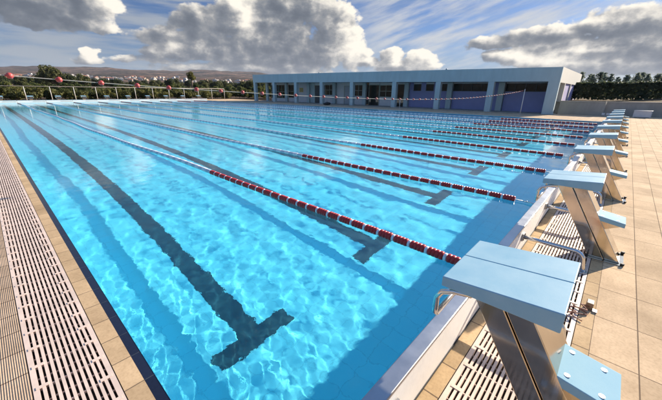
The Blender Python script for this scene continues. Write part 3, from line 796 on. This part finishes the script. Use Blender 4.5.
def xyz(x, y, z=0.0):
    n = nd('ShaderNodeCombineXYZ'); setin(n.inputs[0], x); setin(n.inputs[1], y); setin(n.inputs[2], z); return n.outputs[0]
def noise(v, s, d=6, ro=.6):
    n = nd('ShaderNodeTexNoise'); T_.links.new(v, n.inputs['Vector']); n.inputs['Scale'].default_value = s; n.inputs['Detail'].default_value = d; n.inputs['Roughness'].default_value = ro
    return n.outputs['Fac']
# cloud banks by compass bearing and elevation (degrees): centre, half size, weight
BLOBS = [
 (5,10.8,9.5,2.9,1.3),(13.6,11.0,3.4,2.6,1.2),(9,8.4,6.2,1.5,1.05),(-2,8.8,8,1.7,1.0),(14.0,7.9,2.4,1.0,.8),
 (27,9.6,4.8,2.9,1.05),(32.2,10.6,4.2,3.4,1.2),(38,8.4,6.5,4.6,1.35),(41,12.8,9,3.4,1.25),(48.3,9.2,4.4,5.0,1.3),(43,5.6,9,2.3,1.1),(29,6.4,8,2.1,1.1),(21.8,7.4,5.0,1.6,.95),(51.4,5.9,2.8,2.7,1.05),(23,5.2,6,1.1,.95),(36,4.9,12,1.5,1.0),(34,3.3,15,1.4,1.05),
 (12,4.6,1.2,.85,.95),(11.4,3.9,2.2,.6,.85),
 (57.6,5.6,2.3,1.45,1.1),(62.2,5.3,2.7,1.45,1.1),(59.8,4.1,6.2,1.0,1.05),(54.4,4.8,2.2,.9,.9),
 (73.5,7.2,4.8,1.0,1.0),(80,7.9,6,1.4,1.2),(88,8.5,7,2.0,1.3),(92,6.0,10,2.6,1.35),(82,6.0,7,1.7,1.1),(75.5,5.3,4.6,1.4,1.05),(79,4.3,6,1.0,.9),(98,7.5,10,3.6,1.3),(88,3.6,12,1.5,1.05),
 (20,4.3,6,.6,.7),(32,4.3,7,.7,.8),(41,4.0,7,.9,.9),
]
G = bpy.data.node_groups.new('cloud density', 'ShaderNodeTree')
G.interface.new_socket('P', in_out='INPUT', socket_type='NodeSocketVector'); G.interface.new_socket('D', in_out='OUTPUT', socket_type='NodeSocketFloat')
T_ = G; gi = nd('NodeGroupInput'); go = nd('NodeGroupOutput')
wn = nd('ShaderNodeTexNoise'); wn.inputs['Scale'].default_value = .42; wn.inputs['Detail'].default_value = 4
mpw = nd('ShaderNodeMapping'); mpw.inputs['Scale'].default_value = (1.0,1.3,1); G.links.new(gi.outputs[0], mpw.inputs[0]); G.links.new(mpw.outputs[0], wn.inputs['Vector'])
vs = nd('ShaderNodeVectorMath', operation='MULTIPLY_ADD'); G.links.new(wn.outputs['Color'], vs.inputs[0]); vs.inputs[1].default_value = (3.0,1.5,0); vs.inputs[2].default_value = (-1.5,-.75,0)
va = nd('ShaderNodeVectorMath', operation='ADD'); G.links.new(gi.outputs[0], va.inputs[0]); G.links.new(vs.outputs[0], va.inputs[1])
acc = None
for a, e, sa, se, wt in BLOBS:
    s1 = nd('ShaderNodeVectorMath', operation='SUBTRACT'); G.links.new(va.outputs[0], s1.inputs[0]); s1.inputs[1].default_value = (a, e, 0)
    s2 = nd('ShaderNodeVectorMath', operation='MULTIPLY'); G.links.new(s1.outputs[0], s2.inputs[0]); s2.inputs[1].default_value = (1/sa, 1/se, 0)
    dt = nd('ShaderNodeVectorMath', operation='DOT_PRODUCT'); G.links.new(s2.outputs[0], dt.inputs[0]); G.links.new(s2.outputs[0], dt.inputs[1])
    q = mth('MULTIPLY', mth('SUBTRACT', 1.0, dt.outputs['Value']), wt); q = mth('MAXIMUM', q, -.9)
    acc = q if acc is None else mth('SMOOTH_MAX', acc, q, .4)
mp2 = nd('ShaderNodeMapping'); mp2.inputs['Scale'].default_value = (.80,1.10,1); G.links.new(gi.outputs[0], mp2.inputs[0])
f1 = noise(mp2.outputs[0], .55, 10, .56)
mp3 = nd('ShaderNodeMapping'); mp3.inputs['Scale'].default_value = (.5,.8,1); mp3.inputs['Location'].default_value = (31,7,0); G.links.new(gi.outputs[0], mp3.inputs[0])
f2 = noise(mp3.outputs[0], .16, 8, .58)
sp = nd('ShaderNodeSeparateXYZ'); G.links.new(gi.outputs[0], sp.inputs[0])
inside = mth('MULTIPLY', sstep(sp.outputs[0], 96, 108, 1, 0), sstep(sp.outputs[0], -16, -6, 0, 1))
hi = mth('MAXIMUM', sstep(sp.outputs[1], 15, 20), mth('SUBTRACT', 1.0, inside))
gen = mth('MULTIPLY', mth('SUBTRACT', f2, .64), 5.0)
base = mth('ADD', mth('MULTIPLY', acc, mth('SUBTRACT', 1.0, hi)), mth('MULTIPLY', gen, hi))
den = mth('MULTIPLY_ADD', mth('SUBTRACT', f1, .5), 2.2, base)
G.links.new(den, go.inputs[0])

T_ = nt
sky = nd('ShaderNodeTexSky', sky_type='NISHITA', sun_disc=False, sun_elevation=R(22), sun_rotation=R(103.6), altitude=50, air_density=1.0, dust_density=.5, ozone_density=2.0)
tc = nd('ShaderNodeTexCoord'); nv_ = nd('ShaderNodeVectorMath', operation='NORMALIZE'); L.new(tc.outputs['Generated'], nv_.inputs[0])
se_ = nd('ShaderNodeSeparateXYZ'); L.new(nv_.outputs[0], se_.inputs[0])
az = mth('MULTIPLY', mth('ARCTAN2', se_.outputs[0], se_.outputs[1]), 57.29578); el = mth('MULTIPLY', mth('ARCSINE', se_.outputs[2]), 57.29578)
def dens(da, de):
    g = nd('ShaderNodeGroup'); g.node_tree = G; L.new(xyz(mth('ADD', az, da), mth('ADD', el, de)), g.inputs[0]); return g.outputs[0]
d0 = dens(0, 0); d1 = dens(1.2, .62)
alpha = sstep(d0, -.06, .40)
lit = mth('MULTIPLY', mth('SUBTRACT', d0, d1), .56)
thin = sstep(d0, .05, 1.1, .30, 0)
mpp = nd('ShaderNodeMapping'); mpp.inputs['Scale'].default_value = (.40,.62,1); mpp.inputs['Location'].default_value = (3,11,0); L.new(xyz(az, el), mpp.inputs[0])
patch = mth('MULTIPLY', mth('SUBTRACT', noise(mpp.outputs[0], .8, 6, .55), .5), .8)
lum = mth('ADD', mth('ADD', lit, thin), patch)
# sunlit flanks (+) and shaded bases (-) of the banks
for a, e_, sa, se, k in ((15.2,10.6,2.0,2.2,.55),(7,8.6,9,1.7,-.22),(34,10.2,1.9,2.6,.62),(32.5,12.6,2.5,1.3,.4),(28,8,3.5,1.7,-.10),(41,8.6,3.6,2.6,-.18),(50.5,6.6,2.6,3.0,.62),(48,12,3,2.5,.25),(43,5,8,1.0,-.05),
                         (60,5.2,5.6,1.5,.55),(12,4.3,2.4,.9,.5),(88,6.6,9,1.1,-.16),(75.2,5.2,2.2,.9,.45),(79.5,4.7,2.6,.8,.5),(84.5,5.5,3.2,.35,.5),(84,9,8,.5,.3),(86,6.5,12,3.5,.16),(81,4.2,5,1.2,.22),(25,6.2,3,.7,.25),(22,6.3,2.5,.5,.2)):
    da = mth('DIVIDE', mth('SUBTRACT', az, a), sa); de = mth('DIVIDE', mth('SUBTRACT', el, e_), se)
    g_ = mth('POWER', 2.718, mth('MULTIPLY', mth('ADD', mth('MULTIPLY', da, da), mth('MULTIPLY', de, de)), -1.0))
    lum = mth('MULTIPLY_ADD', g_, k, lum)
cr = nd('ShaderNodeValToRGB'); L.new(sstep(lum, -.45, 1.0), cr.inputs[0])
e = cr.color_ramp.elements
e[0].position = 0; e[0].color = (.12,.14,.175,1); e[1].position = .95; e[1].color = (1.0,.93,.81,1)
x = e.new(.22); x.color = (.185,.205,.24,1); x = e.new(.42); x.color = (.29,.30,.315,1); x = e.new(.64); x.color = (.54,.525,.50,1)
# cirrus and streaks
rot0 = nd('ShaderNodeMapping'); rot0.inputs['Rotation'].default_value = (0,0,R(-17)); L.new(xyz(az, el), rot0.inputs[0])
rot = nd('ShaderNodeMapping'); rot.inputs['Scale'].default_value = (.10,.55,1); L.new(rot0.outputs[0], rot.inputs[0])
cir = noise(rot.outputs[0], 1.0, 8, .58)
cirA = mth('MULTIPLY', sstep(cir, .36, .70), mth('MULTIPLY', mth('MULTIPLY', sstep(az, 46, 58), .88), sstep(el, 16, 34, 1, .25)))
rot2 = nd('ShaderNodeMapping'); rot2.inputs['Rotation'].default_value = (0,0,R(2)); rot2.inputs['Scale'].default_value = (.09,.8,1); rot2.inputs['Location'].default_value = (5,2,0); L.new(xyz(az, el), rot2.inputs[0])
str_ = noise(rot2.outputs[0], 1.0, 6, .5)
strA = mth('MULTIPLY', sstep(str_, .34, .64), mth('MULTIPLY', mth('MULTIPLY', sstep(az, 30, 50, 1, .25), sstep(el, 14, 30, 1, .3)), .85))
lowhz = mth('MULTIPLY', sstep(el, 1.0, 8.5, 1, 0), .70)
def mixc(f, a, b_):
    n = nd('ShaderNodeMix', data_type='RGBA'); setin(n.inputs[0], f); setin(n.inputs[6], a); setin(n.inputs[7], b_); return n.outputs[2]
def scale(c, s):
    n = nd('ShaderNodeVectorMath', operation='SCALE'); setin(n.inputs[0], c); n.inputs['Scale'].default_value = s; return n.outputs[0]
CLK = 4.6
skm = mixc(sstep(el, 14, 32), (.175,.245,.385,1), (.62,.86,1.10,1))
hz = nd('ShaderNodeVectorMath', operation='MULTIPLY'); L.new(sky.outputs[0], hz.inputs[0]); L.new(skm, hz.inputs[1])
c_ = mixc(lowhz, hz.outputs[0], tuple([v*CLK for v in (.25,.33,.46)])+(1,))
c0 = mixc(strA, c_, tuple([v*CLK for v in (.36,.40,.45)])+(1,))
c1 = mixc(cirA, c0, tuple([v*CLK for v in (.62,.63,.64)])+(1,))
c2 = mixc(alpha, c1, scale(cr.outputs[0], CLK))
L.new(c2, bg.inputs[0]); bg.inputs[1].default_value = .10

# ------------------------------------------------------------------ air
hm = bpy.data.materials.new('haze'); hm.use_nodes = True; hn = hm.node_tree; hn.nodes.remove(hn.nodes['Principled BSDF'])
pv = hn.nodes.new('ShaderNodeVolumePrincipled'); pv.inputs['Color'].default_value = (.72,.80,.95,1); pv.inputs['Density'].default_value = .00005; pv.inputs['Anisotropy'].default_value = .1
hn.links.new(pv.outputs[0], hn.nodes['Material Output'].inputs['Volume'])
hz_ = MB().box((-5600,-5600,-4),(5600,5600,252)).build('haze', hm); hz_['kind'] = 'stuff'

s = bpy.data.lights.new('sun', 'SUN'); s.energy = 4.6; s.angle = R(.55); s.color = (1, .88, .72); s.cycles.is_caustics_light = True
so = bpy.data.objects.new('sun', s); COL.objects.link(so); so.rotation_euler = SUN_DIR.to_track_quat('Z', 'Y').to_euler(); so.location = (20,-10,30)

# ------------------------------------------------------------------ camera
cam = bpy.data.cameras.new('camera'); cam.sensor_width = 36; cam.lens = 16.713; cam.clip_end = 20000; cam.clip_start = .05
co = bpy.data.objects.new('camera', cam); COL.objects.link(co); sc.camera = co
yaw, pitch, roll = .8306, .3397, .0099
f_ = Vector((math.sin(yaw)*math.cos(pitch), math.cos(yaw)*math.cos(pitch), -math.sin(pitch))); r_ = Vector((math.cos(yaw), -math.sin(yaw), 0)); u_ = r_.cross(f_)
r2 = math.cos(roll)*r_ + math.sin(roll)*u_; u2 = -math.sin(roll)*r_ + math.cos(roll)*u_
Mx = Matrix((r2, u2, -f_)).transposed().to_4x4(); Mx.translation = (-.313, -.7483, 1.5871); co.matrix_world = Mx

sc.view_settings.view_transform = 'Standard'; sc.view_settings.look = 'None'; sc.view_settings.gamma = 1; sc.view_settings.use_curve_mapping = False
sc.view_settings.exposure = 1.22
sc.cycles.use_denoising = True; sc.cycles.sample_clamp_indirect = 5
sc.cycles.max_bounces = 8; sc.cycles.transparent_max_bounces = 8
